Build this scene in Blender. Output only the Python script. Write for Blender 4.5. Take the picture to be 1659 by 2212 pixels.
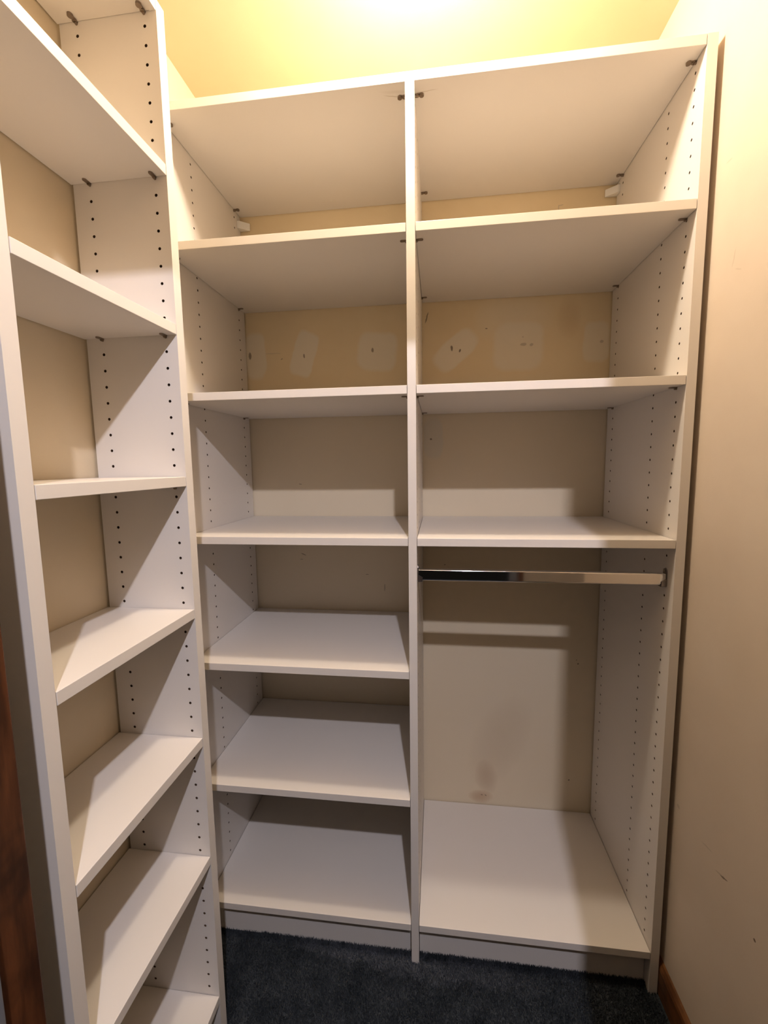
import bpy, bmesh, math, random
from mathutils import Vector, Matrix
import numpy as np
random.seed(4)
for o in list(bpy.data.objects): bpy.data.objects.remove(o)
scene = bpy.context.scene
COL = scene.collection

# ------------------------------------------------------------------ camera
F_PX = 931.85
CAM = Vector((0.0600, -1.4738, 1.3486))
PITCH, YAW, ROLL = -0.1111, 0.1243, -0.0139
cyw, syw = math.cos(YAW), math.sin(YAW)
fwd = Vector((-syw*math.cos(PITCH), cyw*math.cos(PITCH), math.sin(PITCH)))
rt0 = Vector((cyw, syw, 0)); up0 = rt0.cross(fwd)
rt = rt0*math.cos(ROLL) + up0*math.sin(ROLL)
up = up0*math.cos(ROLL) - rt0*math.sin(ROLL)
cd = bpy.data.cameras.new('camera'); cam = bpy.data.objects.new('camera', cd); COL.objects.link(cam)
cam.matrix_world = Matrix(((rt.x, up.x, -fwd.x, CAM.x), (rt.y, up.y, -fwd.y, CAM.y), (rt.z, up.z, -fwd.z, CAM.z), (0, 0, 0, 1)))
cd.sensor_fit = 'VERTICAL'; cd.sensor_height = 36; cd.sensor_width = 27
cd.lens = F_PX/2212*36; cd.clip_start = 0.01
scene.camera = cam

# ------------------------------------------------------------------ world, exposure
w = bpy.data.worlds.new('world'); scene.world = w; w.use_nodes = True
bg = w.node_tree.nodes['Background']
bg.inputs[0].default_value = (1.0, 0.86, 0.72, 1); bg.inputs[1].default_value = 0.005
vs = scene.view_settings
vs.view_transform = 'Standard'; vs.look = 'None'; vs.gamma = 1; vs.use_curve_mapping = False
vs.exposure = 0.18

# ------------------------------------------------------------------ lights
def point(name, loc, energy, color, r):
    l = bpy.data.lights.new(name, 'POINT'); l.energy = energy; l.color = color; l.shadow_soft_size = r
    o = bpy.data.objects.new(name, l); COL.objects.link(o); o.location = loc
    return o
WARM = (0.02, -0.595, 2.372)
COOL = (0.268, -1.995, 2.395)
point('closet_bulb_light', WARM, 25.0, (1.0, 0.862, 0.705), 0.035)
point('room_lamp_light', COOL, 80.0, (0.93, 0.89, 1.0), 0.020)

# ------------------------------------------------------------------ helpers
def new_mat(name, color, rough=0.5, metal=0.0, spec=0.5):
    m = bpy.data.materials.new(name); m.use_nodes = True
    b = m.node_tree.nodes['Principled BSDF']
    b.inputs['Base Color'].default_value = (*color, 1); b.inputs['Roughness'].default_value = rough
    b.inputs['Metallic'].default_value = metal; b.inputs['Specular IOR Level'].default_value = spec
    return m, m.node_tree, b

class NT:
    """small helper around a node tree"""
    def __init__(s, nt): s.nt = nt; s.n = nt.nodes; s.l = nt.links
    def node(s, t, **k):
        n = s.n.new(t)
        for a, v in k.items(): setattr(n, a, v)
        return n
    def link(s, a, b): s.l.new(a, b)
    def math(s, op, a, b=None, clamp=False):
        n = s.n.new('ShaderNodeMath'); n.operation = op; n.use_clamp = clamp
        for i, v in enumerate((a, b)):
            if v is None: continue
            if isinstance(v, (int, float)): n.inputs[i].default_value = v
            else: s.link(v, n.inputs[i])
        return n.outputs[0]
    def noise(s, vec, scale, detail=3, rough=0.5):
        n = s.n.new('ShaderNodeTexNoise'); n.inputs['Scale'].default_value = scale
        n.inputs['Detail'].default_value = detail; n.inputs['Roughness'].default_value = rough
        s.link(vec, n.inputs['Vector']); return n.outputs[0]
    def mix(s, f, a, b):
        n = s.n.new('ShaderNodeMix'); n.data_type = 'RGBA'
        if isinstance(f, (int, float)): n.inputs[0].default_value = f
        else: s.link(f, n.inputs[0])
        for i, v in ((6, a), (7, b)):
            if isinstance(v, tuple): n.inputs[i].default_value = (*v, 1)
            else: s.link(v, n.inputs[i])
        return n.outputs[2]
    def ramp(s, f, a, b):
        n = s.n.new('ShaderNodeMapRange'); n.inputs[1].default_value = a; n.inputs[2].default_value = b
        s.link(f, n.inputs[0]); return n.outputs[0]
    def bump(s, h, strength, dist, bsdf):
        n = s.n.new('ShaderNodeBump'); n.inputs['Strength'].default_value = strength; n.inputs['Distance'].default_value = dist
        s.link(h, n.inputs['Height']); s.link(n.outputs[0], bsdf.inputs['Normal'])

# white melamine with a very faint grain
M_WHITE, nt, b = new_mat('white_melamine', (0.80, 0.755, 0.71), 0.38, 0, 0.45)
N = NT(nt); tc = N.node('ShaderNodeTexCoord')
n1 = N.noise(tc.outputs['Object'], 3.0, 4)
N.link(N.mix(n1, (0.765, 0.722, 0.672), (0.83, 0.782, 0.73)), b.inputs['Base Color'])
N.bump(N.noise(tc.outputs['Object'], 900, 2), 0.08, 0.0004, b)
M_CORE, _, _ = new_mat('particleboard_core', (0.10, 0.060, 0.035), 0.9, 0, 0.1)
M_NICKEL, _, _ = new_mat('nickel_pin', (0.30, 0.24, 0.19), 0.32, 0.9)
M_CHROME, _, _ = new_mat('chrome', (0.86, 0.84, 0.82), 0.07, 1.0)
M_DULL, _, _ = new_mat('zinc_bracket', (0.33, 0.29, 0.27), 0.28, 0.95)
M_SCREW, _, _ = new_mat('screw_steel', (0.75, 0.73, 0.7), 0.2, 1.0)
M_PLASTIC, _, _ = new_mat('white_plastic', (0.86, 0.84, 0.80), 0.4)
M_PORCELAIN, _, _ = new_mat('porcelain', (0.85, 0.84, 0.80), 0.15)

def spots(N, pos, axes, base, items, soft=0.004, wob=0.02, wscale=14):
    """items: (cu, cv, hu, hv, rot, power, strength, colour) soft-edged marks at fixed places on the surface"""
    sep = N.node('ShaderNodeSeparateXYZ')
    nz = N.node('ShaderNodeTexNoise'); nz.inputs['Scale'].default_value = wscale; nz.inputs['Detail'].default_value = 3
    N.link(pos, nz.inputs['Vector'])
    sub = N.node('ShaderNodeVectorMath', operation='SUBTRACT'); N.link(nz.outputs['Color'], sub.inputs[0]); sub.inputs[1].default_value = (.5, .5, .5)
    scl = N.node('ShaderNodeVectorMath', operation='SCALE'); N.link(sub.outputs[0], scl.inputs[0]); scl.inputs['Scale'].default_value = wob
    add = N.node('ShaderNodeVectorMath', operation='ADD'); N.link(pos, add.inputs[0]); N.link(scl.outputs[0], add.inputs[1])
    N.link(add.outputs[0], sep.inputs[0])
    U, V = sep.outputs[axes[0]], sep.outputs[axes[1]]
    col = base
    for cu, cv, hu, hv, rot, pw, st, c in items:
        du = N.math('SUBTRACT', U, cu); dv = N.math('SUBTRACT', V, cv)
        cr, sr = math.cos(rot), math.sin(rot)
        a = N.math('ABSOLUTE', N.math('ADD', N.math('MULTIPLY', du, cr/hu), N.math('MULTIPLY', dv, sr/hu)))
        bb = N.math('ABSOLUTE', N.math('ADD', N.math('MULTIPLY', du, -sr/hv), N.math('MULTIPLY', dv, cr/hv)))
        r = N.math('ADD', N.math('POWER', a, pw), N.math('POWER', bb, pw))
        m = N.node('ShaderNodeMapRange'); m.inputs[1].default_value = 1.9 if (pw <= 2.5 and hu*hv > 1e-4) else 1.3; m.inputs[2].default_value = 0.0 if (pw <= 2.5 and hu*hv > 1e-4) else 0.6
        N.link(r, m.inputs[0])
        f = N.math('MULTIPLY', m.outputs[0], st)
        col = N.mix(f, col, c)
    return col

def wall_mat(name, base, base2, axes=(0, 2), items=(), fine=()):
    m, nt, b = new_mat(name, base, 0.62, 0, 0.3)
    N = NT(nt); tc = N.node('ShaderNodeTexCoord'); pos = tc.outputs['Object']
    c = N.mix(N.ramp(N.noise(pos, 3.5, 4, 0.6), 0.35, 0.68), base, base2)
    if items: c = spots(N, pos, axes, c, items)
    if fine: c = spots(N, pos, axes, c, fine, wob=0.004, wscale=90)
    N.link(c, b.inputs['Base Color'])
    N.bump(N.noise(pos, 260, 4, 0.6), 0.12, 0.0012, b)
    return m

GREY = (0.84, 0.765, 0.625); DK = (0.22, 0.16, 0.11); SM = (0.50, 0.42, 0.32)
M_BACK = wall_mat('cream_wall_back', (0.79, 0.645, 0.415), (0.83, 0.695, 0.47), (0, 2), items=[
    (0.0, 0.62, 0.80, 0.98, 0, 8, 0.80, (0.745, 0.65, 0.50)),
    (-0.562, 1.725, 0.036, 0.078, 0.0, 4, 0.85, GREY),
    (-0.391, 1.722, 0.040, 0.074, -0.30, 5, 0.95, GREY),
    (-0.140, 1.720, 0.066, 0.062, -0.12, 4, 0.85, GREY),
    (0.118, 1.712, 0.078, 0.040, 0.70, 3.5, 0.9, GREY),
    (0.317, 1.715, 0.078, 0.075, 0, 4, 0.75, GREY),
    (0.300, 1.80, 0.10, 0.06, 0, 2.5, 0.5, GREY),
    (0.553, 1.720, 0.040, 0.062, 0, 4, 0.7, GREY),
    (0.046, 1.43, 0.032, 0.068, 0, 3, 0.7, (0.68, 0.63, 0.53)),
    (0.235, 0.221, 0.030, 0.050, 0.2, 2, 0.45, (0.46, 0.33, 0.22)), (0.28, 0.36, 0.07, 0.14, -0.4, 2, 0.25, (0.50, 0.39, 0.28)),
    (0.215, 0.143, 0.034, 0.020, 0, 2, 0.60, (0.50, 0.31, 0.18)),
    (0.47, 1.80, 0.03, 0.05, 0, 2, 0.3, (0.58, 0.40, 0.22)),
], fine=[
    (0.106, 1.720, 0.0035, 0.009, 0.1, 2, 0.9, DK), (0.132, 1.711, 0.003, 0.006, -0.5, 2, 0.9, DK),
    (0.332, 1.722, 0.010, 0.005, 0, 2, 0.7, SM), (0.357, 1.720, 0.006, 0.004, 0.3, 2, 0.7, SM),
    (0.216, 1.776, 0.004, 0.002, 0, 2, 0.8, DK), (0.038, 1.429, 0.004, 0.003, 0, 2, 0.9, DK),
    (-0.155, 1.726, 0.004, 0.007, 0, 2, 0.8, DK), (-0.391, 1.717, 0.003, 0.007, 0.1, 2, 0.8, DK),
    (-0.583, 1.725, 0.005, 0.012, 0, 2, 0.8, DK), (0.025, 1.820, 0.0022, 0.018, -0.25, 2, 0.8, DK),
    (-0.50, 1.73, 0.030, 0.0015, 0, 2, 0.4, SM), (0.57, 1.72, 0.006, 0.005, 0, 2, 0.7, SM),
    (0.219, 0.150, 0.004, 0.002, 0, 2, 0.8, DK), (0.519, 0.232, 0.003, 0.003, 0, 2, 0.8, DK), (0.233, 0.149, 0.004, 0.002, -.6, 2, 0.8, DK),
    (-0.416, 1.030, 0.010, 0.0016, -0.4, 2, 0.7, DK), (-0.125, 0.914, 0.0016, 0.013, 0, 2, 0.6, DK),
    (-0.187, 0.961, 0.006, 0.0014, 0, 2, 0.6, DK), (-0.425, 1.012, 0.006, 0.0014, 0, 2, 0.5, DK),
    (0.085, 1.00, 0.003, 0.0022, 0, 2, 0.7, DK), (0.535, 0.662, 0.003, 0.003, 0, 2, 0.8, DK), (0.53, 0.675, 0.002, 0.002, 0, 2, 0.6, DK),
    (-0.42, 1.282, 0.006, 0.0016, 0, 2, 0.6, DK), (0.435, 2.128, 0.008, 0.0018, 0.1, 2, 0.6, SM), (0.428, 2.122, 0.0016, 0.008, 0, 2, 0.6, SM),
    (0.33, 1.745, 0.003, 0.002, 0, 2, 0.6, SM), (-0.47, 1.71, 0.004, 0.002, 0.4, 2, 0.6, DK),
])
M_RIGHT = wall_mat('cream_wall_right', (0.71, 0.60, 0.485), (0.75, 0.645, 0.53), (1, 2), items=[
    (-0.55, 0.42, 0.10, 0.06, -0.4, 2, 0.18, (0.60, 0.51, 0.40)), (-0.63, 0.95, 0.06, 0.09, 0, 2, 0.16, (0.60, 0.50, 0.38)),
], fine=[
    (-0.515, 1.735, 0.0016, 0.017, 0.25, 2, 0.45, SM), (-0.530, 1.708, 0.010, 0.0014, 0.4, 2, 0.35, SM),
    (-0.612, 0.513, 0.017, 0.0018, -0.33, 2, 0.8, SM), (-0.622, 0.516, 0.011, 0.0018, -0.36, 2, 0.9, DK),
    (-0.565, 0.530, 0.018, 0.0014, -0.25, 2, 0.6, SM), (-0.710, 0.484, 0.003, 0.003, 0, 2, 0.9, (0.14, 0.07, 0.04)),
    (-0.455, 0.53, 0.006, 0.005, 0, 2, 0.5, SM), (-0.48, 1.93, 0.010, 0.0016, 0.1, 2, 0.4, SM),
])
M_LEFT = wall_mat('cream_wall_left', (0.70, 0.59, 0.42), (0.74, 0.64, 0.48), (1, 2), fine=[
    (-0.715, 1.685, 0.004, 0.003, 0, 2, 0.8, DK), (-0.88, 1.55, 0.008, 0.0014, 0.2, 2, 0.4, SM),
    (-0.80, 1.47, 0.007, 0.0014, 0.1, 2, 0.5, SM), (-0.86, 0.93, 0.006, 0.0016, 0, 2, 0.5, SM), (-0.90, 0.55, 0.012, 0.0014, 0.2, 2, 0.4, SM)])
M_CEIL = wall_mat('yellow_cream_ceiling', (0.73, 0.585, 0.385), (0.76, 0.62, 0.42), (0, 1))
M_OUT = wall_mat('outer_wall_paint', (0.30, 0.26, 0.22), (0.34, 0.30, 0.26), (0, 2))

# stained wood
def wood(name, dark, light, scale, axis):
    m, nt, b = new_mat(name, dark, 0.38, 0, 0.4)
    N = NT(nt); tc = N.node('ShaderNodeTexCoord'); mp = N.node('ShaderNodeMapping')
    mp.inputs['Scale'].default_value = scale; N.link(tc.outputs['Object'], mp.inputs[0])
    n1 = N.noise(mp.outputs[0], 6.0, 5, 0.6)
    n2 = N.noise(tc.outputs['Object'], 9.0, 4, 0.6)
    c = N.mix(N.ramp(n1, 0.38, 0.66), dark, light)
    c = N.mix(N.math('MULTIPLY', N.ramp(n2, 0.52, 0.66), 0.75), c, tuple(x*0.35 for x in dark))
    N.link(c, b.inputs['Base Color']); N.bump(n1, 0.15, 0.001, b)
    return m
M_JAMB = wood('dark_stained_jamb', (0.050, 0.017, 0.006), (0.125, 0.043, 0.015), (12, 12, 1.2), 2)
M_BASE = wood('brown_stained_baseboard', (0.12, 0.044, 0.013), (0.24, 0.105, 0.038), (10, 1.0, 16), 1)
M_GREYP, _, _ = new_mat('grey_painted_stop', (0.16, 0.17, 0.20), 0.5)

# carpet
M_CARPET, nt, b = new_mat('dark_carpet', (0.03, 0.035, 0.045), 0.95, 0, 0.1)
N = NT(nt); tc = N.node('ShaderNodeTexCoord')
c = N.mix(N.ramp(N.noise(tc.outputs['Object'], 16, 5, 0.7), 0.38, 0.66), (0.028, 0.034, 0.041), (0.060, 0.069, 0.079))
c = spots(N, tc.outputs['Object'], (0, 1), c, [(-0.15, -0.437, 0.17, 0.020, -0.05, 2, 0.7, (0.11, 0.12, 0.14)), (0.10, -0.457, 0.20, 0.026, 0, 2, 0.6, (0.10, 0.11, 0.13))], wob=0.09, wscale=45)
N.link(c, b.inputs['Base Color'])

M_TOP, nt, b = new_mat('white_melamine_scuffed', (0.80, 0.755, 0.71), 0.38, 0, 0.45)
N = NT(nt); tc = N.node('ShaderNodeTexCoord')
c = N.mix(N.noise(tc.outputs['Object'], 3.0, 4), (0.765, 0.722, 0.672), (0.83, 0.782, 0.73))
c = spots(N, tc.outputs['Object'], (0, 1), c, [(-0.038, -0.407, 0.022, 0.0012, 0.25, 2, 0.6, SM), (0.034, -0.411, 0.026, 0.0011, -0.1, 2, 0.55, SM), (-0.03, -0.418, 0.03, 0.004, 0.1, 2, 0.2, SM)], wob=0.004, wscale=60)
N.link(c, b.inputs['Base Color'])

def obj(name, me, parent=None, loc=None):
    o = bpy.data.objects.new(name, me); COL.objects.link(o)
    if parent: o.parent = parent
    if loc: o.location = loc
    return o
def boxbm(bm, x0, x1, y0, y1, z0, z1, mi=0):
    vs_ = [bm.verts.new(p) for p in ((x0,y0,z0),(x1,y0,z0),(x1,y1,z0),(x0,y1,z0),(x0,y0,z1),(x1,y0,z1),(x1,y1,z1),(x0,y1,z1))]
    for f in ((3,2,1,0),(4,5,6,7),(0,1,5,4),(1,2,6,5),(2,3,7,6),(3,0,4,7)):
        fc = bm.faces.new([vs_[i] for i in f]); fc.material_index = mi
def finish(bm, name, mats, parent=None, bevel=0, loc=None, smooth=False, recalc=True):
    if bevel: bmesh.ops.bevel(bm, geom=bm.edges[:], offset=bevel, segments=2, affect='EDGES', profile=0.5)
    if recalc: bmesh.ops.recalc_face_normals(bm, faces=bm.faces[:])
    me = bpy.data.meshes.new(name); bm.to_mesh(me); bm.free()
    if not isinstance(mats, (list, tuple)): mats = [mats]
    for m in mats: me.materials.append(m)
    if smooth:
        for p in me.polygons: p.use_smooth = True
    return obj(name, me, parent, loc)
def box(name, x0, x1, y0, y1, z0, z1, mat, parent=None, bevel=0.0):
    bm = bmesh.new(); boxbm(bm, x0, x1, y0, y1, z0, z1)
    return finish(bm, name, mat, parent, bevel)
def structure(o): o['kind'] = 'structure'; return o
def thing(name, label, cat, loc=(0, 0, 0)):
    o = bpy.data.objects.new(name, None); COL.objects.link(o); o.location = loc
    o['label'] = label; o['category'] = cat; o.empty_display_size = 0.05
    return o

# ------------------------------------------------------------------ fitted dimensions (metres; back wall y=0, divider x=0, floor z=0)
D = 0.4428; FY = -D; TS = 0.0195; T = 0.020
XR = 0.594; XL = -0.5943
ZTOP, S1, S2, S3, S4, S5, SB = 2.1909, 1.8854, 1.5303, 1.1686, 0.8280, 0.4777, 0.1137
YC = (FY+0.0381, FY+0.1438, FY+0.3943); Z0 = 2.1494
LXF, LY, LNY, LWX = -0.4481, -0.6490, -0.9850, -0.6444
LXC = (LXF-0.024, LXF-0.160); LZ0 = 2.1512
LZ = [2.1946, 1.9153, 1.6259, 1.3282, 1.0496, 0.7602, 0.4743, 0.1119]
ZC = 2.430; XWL = -0.6500; XWR = 0.628
YF0, YF1 = -1.076, -1.190           # inner and outer face of the closet's front wall
DX0, DX1, DZ = -0.412, 0.381, 1.975  # door opening

# ------------------------------------------------------------------ room shell
def plane_box(name, *a): return structure(box(name, *a))
plane_box('wall_back', -0.75, 0.75, 0.0, 0.08, -0.02, ZC, M_BACK)
plane_box('wall_left', XWL-0.08, XWL, YF0, 0.0, -0.02, ZC, M_LEFT)
plane_box('wall_right', XWR, XWR+0.08, YF0, 0.0, -0.02, ZC, M_RIGHT)
plane_box('ceiling', -1.6, 1.6, -3.2, 0.10, ZC, ZC+0.08, M_CEIL)
plane_box('floor', -1.6, 1.6, -3.2, 0.10, -0.06, -0.004, M_CARPET)
bm = bmesh.new()
boxbm(bm, -1.6, DX0-0.018, YF1, YF0, -0.02, ZC); boxbm(bm, DX1+0.018, 1.6, YF1, YF0, -0.02, ZC)
boxbm(bm, DX0-0.018, DX1+0.018, YF1, YF0, DZ+0.018, ZC)
structure(finish(bm, 'wall_front', M_OUT))
# door lining: brown stained jambs with the painted stop behind
for nm, x0, x1, z0, z1 in (('trim_1', DX0-0.018, DX0, 0.0, DZ), ('trim_2', DX1, DX1+0.018, 0.0, DZ), ('trim_3', DX0-0.018, DX1+0.018, DZ, DZ+0.018)):
    structure(box(nm, x0, x1, YF0-0.050, YF0+0.001, z0, z1, M_JAMB, bevel=0.0015))
structure(box('trim_4', DX0-0.018, DX0+0.011, YF1-0.004, YF0-0.050, 0.0, DZ, M_GREYP, bevel=0.002))
structure(box('trim_5', DX1-0.019, DX1+0.018, YF1-0.004, YF0-0.050, 0.0, DZ, M_GREYP, bevel=0.002))  # unseen right stop, made to protrude so it cuts off the room lamp's light
# baseboard along the right wall
bm = bmesh.new()
prof = [(XWR, 0.0), (XWR-0.012, 0.0), (XWR-0.012, 0.068), (XWR-0.010, 0.076), (XWR-0.005, 0.083), (XWR, 0.084)]
va = [bm.verts.new((x, YF0, z)) for x, z in prof]; vb = [bm.verts.new((x, -0.004, z)) for x, z in prof]
for i in range(len(prof)): j = (i+1) % len(prof); bm.faces.new((va[i], va[j], vb[j], vb[i]))
bm.faces.new(va[::-1]); bm.faces.new(vb)
structure(finish(bm, 'baseboard_right', M_BASE))

# carpet pile: countless tufts -> one stuff part of the floor
rng = np.random.default_rng(3)
def pile(n, x0, x1, y0, y1, hmin, hmax):
    x = rng.uniform(x0, x1, n); y = rng.uniform(y0, y1, n)
    a = rng.uniform(0, 2*np.pi, n); h = rng.uniform(hmin, hmax, n); r = rng.uniform(0.0009, 0.0017, n)
    lx = rng.normal(0, 0.0030, n); ly = rng.normal(0, 0.0030, n)
    P = np.zeros((n, 3, 3))
    P[:, 0] = np.stack([x+r*np.cos(a), y+r*np.sin(a), np.full(n, -0.004)], 1)
    P[:, 1] = np.stack([x-r*np.cos(a), y-r*np.sin(a), np.full(n, -0.004)], 1)
    P[:, 2] = np.stack([x+lx, y+ly, -0.004+h], 1)
    return P.reshape(-1, 3)
V = np.concatenate([pile(190000, -0.50, 0.612, -1.05, -0.418, 0.005, 0.010), pile(16000, -0.642, -0.45, -0.622, -0.418, 0.005, 0.010), pile(6000, -0.45, 0.60, -0.428, -0.417, 0.008, 0.013)])
me = bpy.data.meshes.new('carpet_pile'); nT = len(V)//3
me.vertices.add(len(V)); me.vertices.foreach_set('co', V.ravel())
me.loops.add(nT*3); me.loops.foreach_set('vertex_index', np.arange(nT*3, dtype=np.int32))
me.polygons.add(nT); me.polygons.foreach_set('loop_start', np.arange(nT, dtype=np.int32)*3)
me.update(calc_edges=True); me.materials.append(M_CARPET)
pl = obj('carpet_pile', me, bpy.data.objects['floor']); pl['kind'] = 'stuff'

# ------------------------------------------------------------------ drilled panel builder
HR = 0.0030; HC = 0.008; HD = 0.011
def drilled(name, mp, u0, u1, v0, v1, t, cols, zs, sides, parent):
    """board spanning u (depth), v (height), w (thickness 0..t); real drilled holes on the listed faces"""
    verts, faces, mi = [], [], []
    def V_(u, v, w): verts.append(mp(u, v, w)); return len(verts)-1
    def Fc(ids, want, m=0):
        a, b_, c_ = (Vector(verts[i]) for i in ids[:3])
        nrm = (b_-a).cross(c_-a)
        o_ = Vector(mp(*want))-Vector(mp(0, 0, 0))
        if nrm.dot(o_) < 0: ids = ids[::-1]
        faces.append(ids); mi.append(m)
    def quad(pts, want, m=0): Fc([V_(*p) for p in pts], want, m)
    # rim faces
    quad(((u0,v0,0),(u0,v1,0),(u0,v1,t),(u0,v0,t)), (-1,0,0)); quad(((u1,v0,0),(u1,v1,0),(u1,v1,t),(u1,v0,t)), (1,0,0))
    quad(((u0,v0,0),(u1,v0,0),(u1,v0,t),(u0,v0,t)), (0,-1,0)); quad(((u0,v1,0),(u1,v1,0),(u1,v1,t),(u0,v1,t)), (0,1,0))
    for w0, sgn in ((0, -1), (t, 1)):
        want = (0, 0, sgn)
        if sgn not in sides:
            quad(((u0,v0,w0),(u1,v0,w0),(u1,v1,w0),(u0,v1,w0)), want); continue
        cs = sorted(cols); ub = u0
        for c_ in cs:
            quad(((ub,v0,w0),(c_-HC,v0,w0),(c_-HC,v1,w0),(ub,v1,w0)), want); ub = c_+HC
            zz = sorted(zs); lo = zz[0]-0.016; hi = zz[-1]+0.016
            hi = min(hi, v1)
            quad(((c_-HC,v0,w0),(c_+HC,v0,w0),(c_+HC,lo,w0),(c_-HC,lo,w0)), want)
            if hi < v1-1e-6: quad(((c_-HC,hi,w0),(c_+HC,hi,w0),(c_+HC,v1,w0),(c_-HC,v1,w0)), want)
            for z in zz:
                a0, a1 = z-0.016, min(z+0.016, v1)
                outer = [(c_+HC, z), (c_+HC, a1), (c_, a1), (c_-HC, a1), (c_-HC, z), (c_-HC, a0), (c_, a0), (c_+HC, a0)]
                inner = [(c_+HR*math.cos(k*math.pi/4), z+HR*math.sin(k*math.pi/4)) for k in range(8)]
                oi = [V_(p[0], p[1], w0) for p in outer]; ii = [V_(p[0], p[1], w0) for p in inner]
                wd = w0-sgn*min(HD, t*0.42); di = [V_(p[0], p[1], wd) for p in inner]
                for k in range(8):
                    j = (k+1) % 8
                    Fc([oi[k], oi[j], ii[j], ii[k]], want)
                    Fc([ii[k], ii[j], di[j], di[k]], (c_-(inner[k][0]+inner[j][0])/2, z-(inner[k][1]+inner[j][1])/2, 0), 1)
                Fc(di, want, 1)
        quad(((ub,v0,w0),(u1,v0,w0),(u1,v1,w0),(ub,v1,w0)), want)
    me = bpy.data.meshes.new(name); me.from_pydata(verts, [], faces); me.materials.append(M_WHITE); me.materials.append(M_CORE)
    me.polygons.foreach_set('material_index', mi); me.update()
    return obj(name, me, parent)

# shelf pin: peg plus a rounded spoon-shaped tab; local +x points from the panel into the bay, z=0 is the shelf underside
def pin_mesh(L=0.017, cam_style=False):
    bm = bmesh.new()
    def disc(cx, r, z0, z1, n=12):
        a = [bm.verts.new((cx+r*math.cos(2*math.pi*k/n), r*math.sin(2*math.pi*k/n), z0)) for k in range(n)]
        b_ = [bm.verts.new((cx+r*math.cos(2*math.pi*k/n), r*math.sin(2*math.pi*k/n), z1)) for k in range(n)]
        bm.faces.new(a[::-1]); bm.faces.new(b_)
        for k in range(n): bm.faces.new((a[k], a[(k+1) % n], b_[(k+1) % n], b_[k]))
    # tab outline (rounded end)
    out = [(0.0, -0.0032), (L-0.004, -0.0040)] + [(L-0.004+0.004*math.cos(t), 0.004*math.sin(t)) for t in np.linspace(-math.pi/2, math.pi/2, 7)[1:-1]] + [(L-0.004, 0.0040), (0.0, 0.0032)]
    a = [bm.verts.new((x, y, -0.0022)) for x, y in out]; b_ = [bm.verts.new((x, y, -0.0002)) for x, y in out]
    bm.faces.new(a[::-1]); bm.faces.new(b_)
    for k in range(len(out)): j = (k+1) % len(out); bm.faces.new((a[k], a[j], b_[j], b_[k]))
    # peg into the hole
    n = 10; r = 0.0026
    a = [bm.verts.new((-0.004, r*math.cos(2*math.pi*k/n), -0.0035+r*math.sin(2*math.pi*k/n))) for k in range(n)]
    b_ = [bm.verts.new((0.005, r*math.cos(2*math.pi*k/n), -0.0035+r*math.sin(2*math.pi*k/n))) for k in range(n)]
    bm.faces.new(a); bm.faces.new(b_[::-1])
    for k in range(n): bm.faces.new((a[k], a[(k+1) % n], b_[(k+1) % n], b_[k]))
    if cam_style:
        disc(L-0.0045, 0.0052, -0.0040, -0.0002); disc(0.005, 0.0042, -0.0036, -0.0002)
    bmesh.ops.recalc_face_normals(bm, faces=bm.faces[:])
    me = bpy.data.meshes.new('shelf_pin'); bm.to_mesh(me); bm.free(); me.materials.append(M_NICKEL)
    return me
PIN = pin_mesh(); PIN_CAM = pin_mesh(0.019, True)
def pins(shelf, spots_, me):
    for x, y, z, rz in spots_:
        p = obj('shelf_pin', me, shelf, (x, y, z)); p.rotation_euler.z = rz

# ------------------------------------------------------------------ back shelving unit
U = thing('shelving_unit', 'wide white two-bay shelving unit against the back wall, hanging space at lower right', 'shelving')
hz = [Z0-0.032*i for i in range(-0, 64)]
XB = -0.0055  # rear edges stop just short of the wall
drilled('side_panel', lambda u, v, w_: (XR+w_, u, v), FY, XB, -0.004, ZTOP, T, YC, hz, (-1,), U)
drilled('side_panel', lambda u, v, w_: (XL-w_, u, v), FY, XB, -0.004, ZTOP, T, YC, hz, (-1,), U)
drilled('divider', lambda u, v, w_: (-T/2+w_, u, v), FY, XB, -0.004, ZTOP-TS, T, YC, hz, (-1, 1), U)
G = 0.0011
def back_shelf(z, x0, x1, me=PIN, name='shelf', pinned=True):
    s = box(name, x0+G, x1-G, FY+0.0003, XB+0.0030, z-TS, z, M_WHITE, U, 0.0007)
    if pinned:
        pins(s, [(x0, YC[0], z-TS, 0), (x1, YC[0], z-TS, math.pi), (x0, -0.0495, z-TS, 0), (x1, -0.0495, z-TS, math.pi)], me)
    return s
top = box('top_shelf', XL+G, XR-G, FY+0.0003, XB+0.0030, ZTOP-TS, ZTOP, M_TOP, U, 0.0007)
pins(top, [(x, y, ZTOP-TS, r) for y in (YC[0], -0.0495) for x, r in ((XL, 0), (-T/2, math.pi), (T/2, 0), (XR, math.pi))], PIN_CAM)
for z in (S1, S2, S3, S4, S5): back_shelf(z, XL, -T/2)
for z in (S1, S2): back_shelf(z, T/2, XR)
back_shelf(S3, T/2, XR, pinned=False)
for x0, x1 in ((XL, -T/2), (T/2, XR)):
    back_shelf(SB, x0, x1, name='bottom_shelf', pinned=False)
    box('toe_kick', x0+G, x1-G, -0.4155, -0.4000, -0.004, SB-TS-0.0015, M_WHITE, U, 0.0005)
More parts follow.
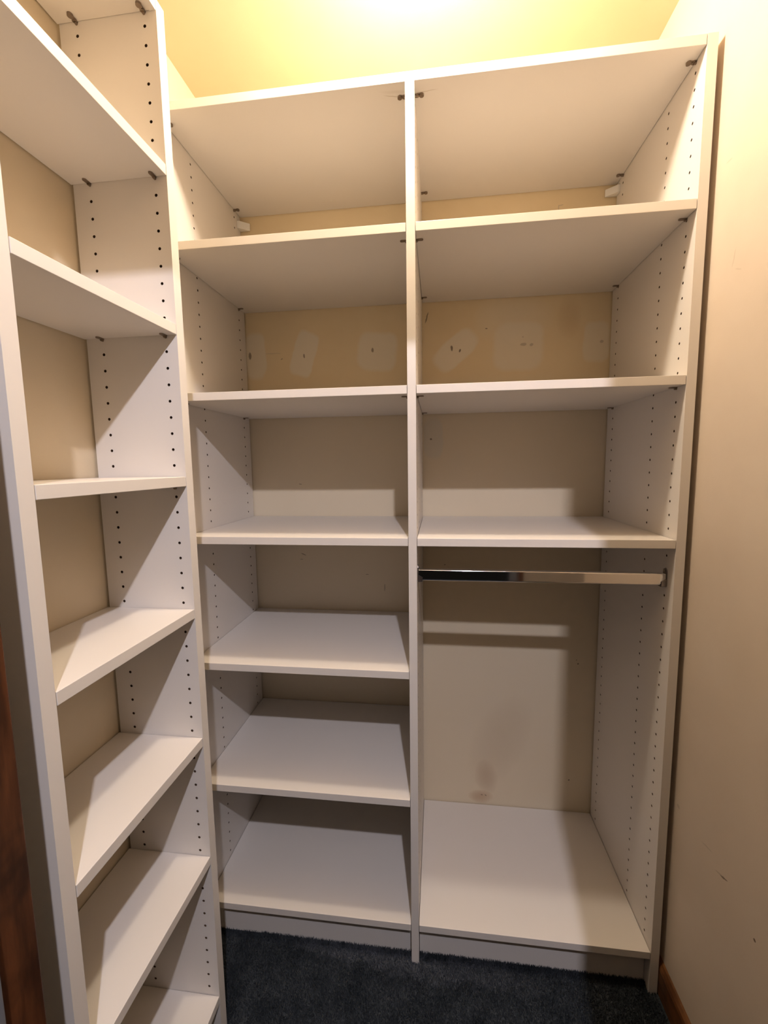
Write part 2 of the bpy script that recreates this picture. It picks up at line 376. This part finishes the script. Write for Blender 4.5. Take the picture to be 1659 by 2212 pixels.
# little white wall cleats tucked under the top shelf in the rear corners
for s, xp in ((1, XR), (-1, XL)):
    bm = bmesh.new()
    zt, zb = (2.1575, 2.1370) if s > 0 else (2.1490, 2.1265)
    tri = [(xp, -0.029), (xp, -0.004), (xp-s*0.034, -0.004), (xp-s*0.034, -0.0065), (xp-s*0.006, -0.029)]
    a = [bm.verts.new((x, y, zb)) for x, y in tri]; b_ = [bm.verts.new((x, y, zt)) for x, y in tri]
    bm.faces.new(a); bm.faces.new(b_)
    for k in range(5): bm.faces.new((a[k], a[(k+1) % 5], b_[(k+1) % 5], b_[k]))
    finish(bm, 'mounting_cleat', M_PLASTIC, U, 0.0008)

# ------------------------------------------------------------------ left shelving unit
L = thing('shelving_unit', 'tall narrow white shelving unit along the left wall, holding eight shelves', 'shelving')
lz = [LZ0-0.032*i for i in range(0, 64)]
LB = LWX+0.0008
LT_F, LT_N = 0.0240, 0.0225
drilled('side_panel', lambda u, v, w_: (u, LY+w_, v), LB, LXF, -0.004, LZ[0], LT_F, LXC, lz, (-1,), L)
drilled('side_panel', lambda u, v, w_: (u, LNY-w_, v), LB, LXF, -0.004, LZ[0], LT_N, LXC, lz, (-1,), L)
for i, z in enumerate(LZ):
    name = 'top_shelf' if i == 0 else ('bottom_shelf' if i == 7 else 'shelf')
    s = box(name, LB-0.0035, LXF-0.0003, LNY+0.0022, LY-0.0006, z-TS, z, M_WHITE, L, 0.0007)
    if i < 7:
        pins(s, [(LXC[0], LY, z-TS, -math.pi/2), (LXC[1], LY, z-TS, -math.pi/2), (LXC[0], LNY, z-TS, math.pi/2), (LXC[1], LNY, z-TS, math.pi/2)], PIN_CAM if i == 0 else PIN)
box('front_lip', LXF-0.0125, LXF-0.0006, LNY+0.0022, LY-0.0006, LZ[0]-TS-0.0012, LZ[0]-TS+0.0002, M_WHITE, L)
box('toe_kick', LXF-0.045, LXF-0.030, LNY+0.001, LY-0.001, -0.004, LZ[7]-TS-0.001, M_WHITE, L, 0.0005)

# ------------------------------------------------------------------ hanging rod
RY, RZ, RH, RW = -0.405, 1.0700, 0.0290, 0.0150
R = thing('clothes_rod', 'oval chrome hanging rod spanning the right bay below its third shelf', 'rod', (XR/2, RY, RZ))
def stadium(hh, hw, n=10, rad=None):
    r = rad or hw; pts = []
    for cy_, cz_, t0 in ((hw-r, hh-r, 0), (-(hw-r), hh-r, 1), (-(hw-r), -(hh-r), 2), (hw-r, -(hh-r), 3)):
        for k in range(n+1):
            t = math.pi/2*(t0+k/n); p = (cy_+r*math.cos(t), cz_+r*math.sin(t))
            if not pts or abs(pts[-1][0]-p[0])+abs(pts[-1][1]-p[1]) > 1e-7: pts.append(p)
    if abs(pts[0][0]-pts[-1][0])+abs(pts[0][1]-pts[-1][1]) < 1e-7: pts.pop()
    return pts
def loft_x(name, x0, x1, pts, mat, parent, smooth=True, inner=None):
    bm = bmesh.new()
    a = [bm.verts.new((x0, y, z)) for y, z in pts]; b_ = [bm.verts.new((x1, y, z)) for y, z in pts]
    n = len(pts)
    for k in range(n): bm.faces.new((a[k], a[(k+1) % n], b_[(k+1) % n], b_[k]))
    bm.faces.new(a[::-1]); bm.faces.new(b_)
    o = finish(bm, name, mat, parent)
    if smooth:
        for p in o.data.polygons: p.use_smooth = False
    return o
# tube (flat faced oval) in coordinates local to the rod
x0 = T/2-XR/2+0.003; x1 = XR-XR/2-0.003
loft_x('tube', x0, x1, stadium(RH/2, RW/2, 12, 0.0042), M_CHROME, R)
for s, xe in ((1, T/2-XR/2), (-1, XR-XR/2)):
    # flange plate against the panel, cup under the tube and screw
    fl = [(y, z) for y, z in stadium(0.0205, 0.0085)]
    fl = [(y, z+0.0045) for y, z in fl]
    a_, b2 = (xe, xe+0.0022) if s > 0 else (xe-0.0022, xe)
    br = loft_x('bracket', a_, b2, fl, M_DULL, R, smooth=False)
    cup = [(-0.0095, 0.001), (-0.0095, -0.0165), (-0.0065, -0.0185), (0.0065, -0.0185), (0.0095, -0.0165), (0.0095, 0.001), (0.0080, 0.001), (0.0080, -0.0152), (-0.0080, -0.0152), (-0.0080, 0.001)]
    bm = bmesh.new()
    xi, xo = xe+s*0.0008, xe+s*0.0125
    a = [bm.verts.new((xi, y, z)) for y, z in cup]
    b_ = [bm.verts.new((xo, y, z if z < 0 else -0.006)) for y, z in cup]
    n = len(cup)
    for k in range(n): bm.faces.new((a[k], a[(k+1) % n], b_[(k+1) % n], b_[k]))
    bm.faces.new(a); bm.faces.new(b_)
    bmesh.ops.triangulate(bm, faces=[f for f in bm.faces if len(f.verts) > 4])
    finish(bm, 'cup', M_DULL, br)
    sc = [(0.0032*math.cos(t), 0.0195+0.0032*math.sin(t)) for t in np.linspace(0, 2*math.pi, 13)[:-1]]
    a_, b2 = (xe+0.0020, xe+0.0042) if s > 0 else (xe-0.0042, xe-0.0020)
    loft_x('screw', a_, b2, sc, M_SCREW, br, smooth=False)

# ------------------------------------------------------------------ lamp holders of the two ceiling lights (unseen; the room one's base added to absorb light)
def lampholder(loc, label, mat=M_PORCELAIN, R0=0.045):
    t = thing('ceiling_lamp', label, 'lamp', (loc[0], loc[1], ZC))
    def lathe(name, prof, mat):
        bm = bmesh.new(); n = 28; rings = []
        for r, z in prof: rings.append([bm.verts.new((r*math.cos(2*math.pi*k/n), r*math.sin(2*math.pi*k/n), z)) for k in range(n)])
        for i in range(len(rings)-1):
            for k in range(n): bm.faces.new((rings[i][k], rings[i][(k+1) % n], rings[i+1][(k+1) % n], rings[i+1][k]))
        bm.faces.new(rings[-1])
        return finish(bm, name, mat, t, smooth=True)
    lathe('base', [(0.0, 0.0), (R0, 0.0), (R0, -0.006), (R0*0.84, -0.012), (0.024, -0.014)], mat)
    lathe('socket', [(0.024, -0.012), (0.021, -0.022), (0.018, -0.026)], mat)
lampholder(WARM, 'small white porcelain lampholder on the closet ceiling above the shelving')
M_ABSORB, _, _ = new_mat('dark_light_absorber', (0.05, 0.04, 0.035), 0.5, 0.6)
lampholder(COOL, 'ceiling lamp base in the room outside the closet door, added as a dark disc that absorbs light', M_ABSORB, 0.17)  # wide dark base added out of view to soak up the lamp's ceiling hotspot
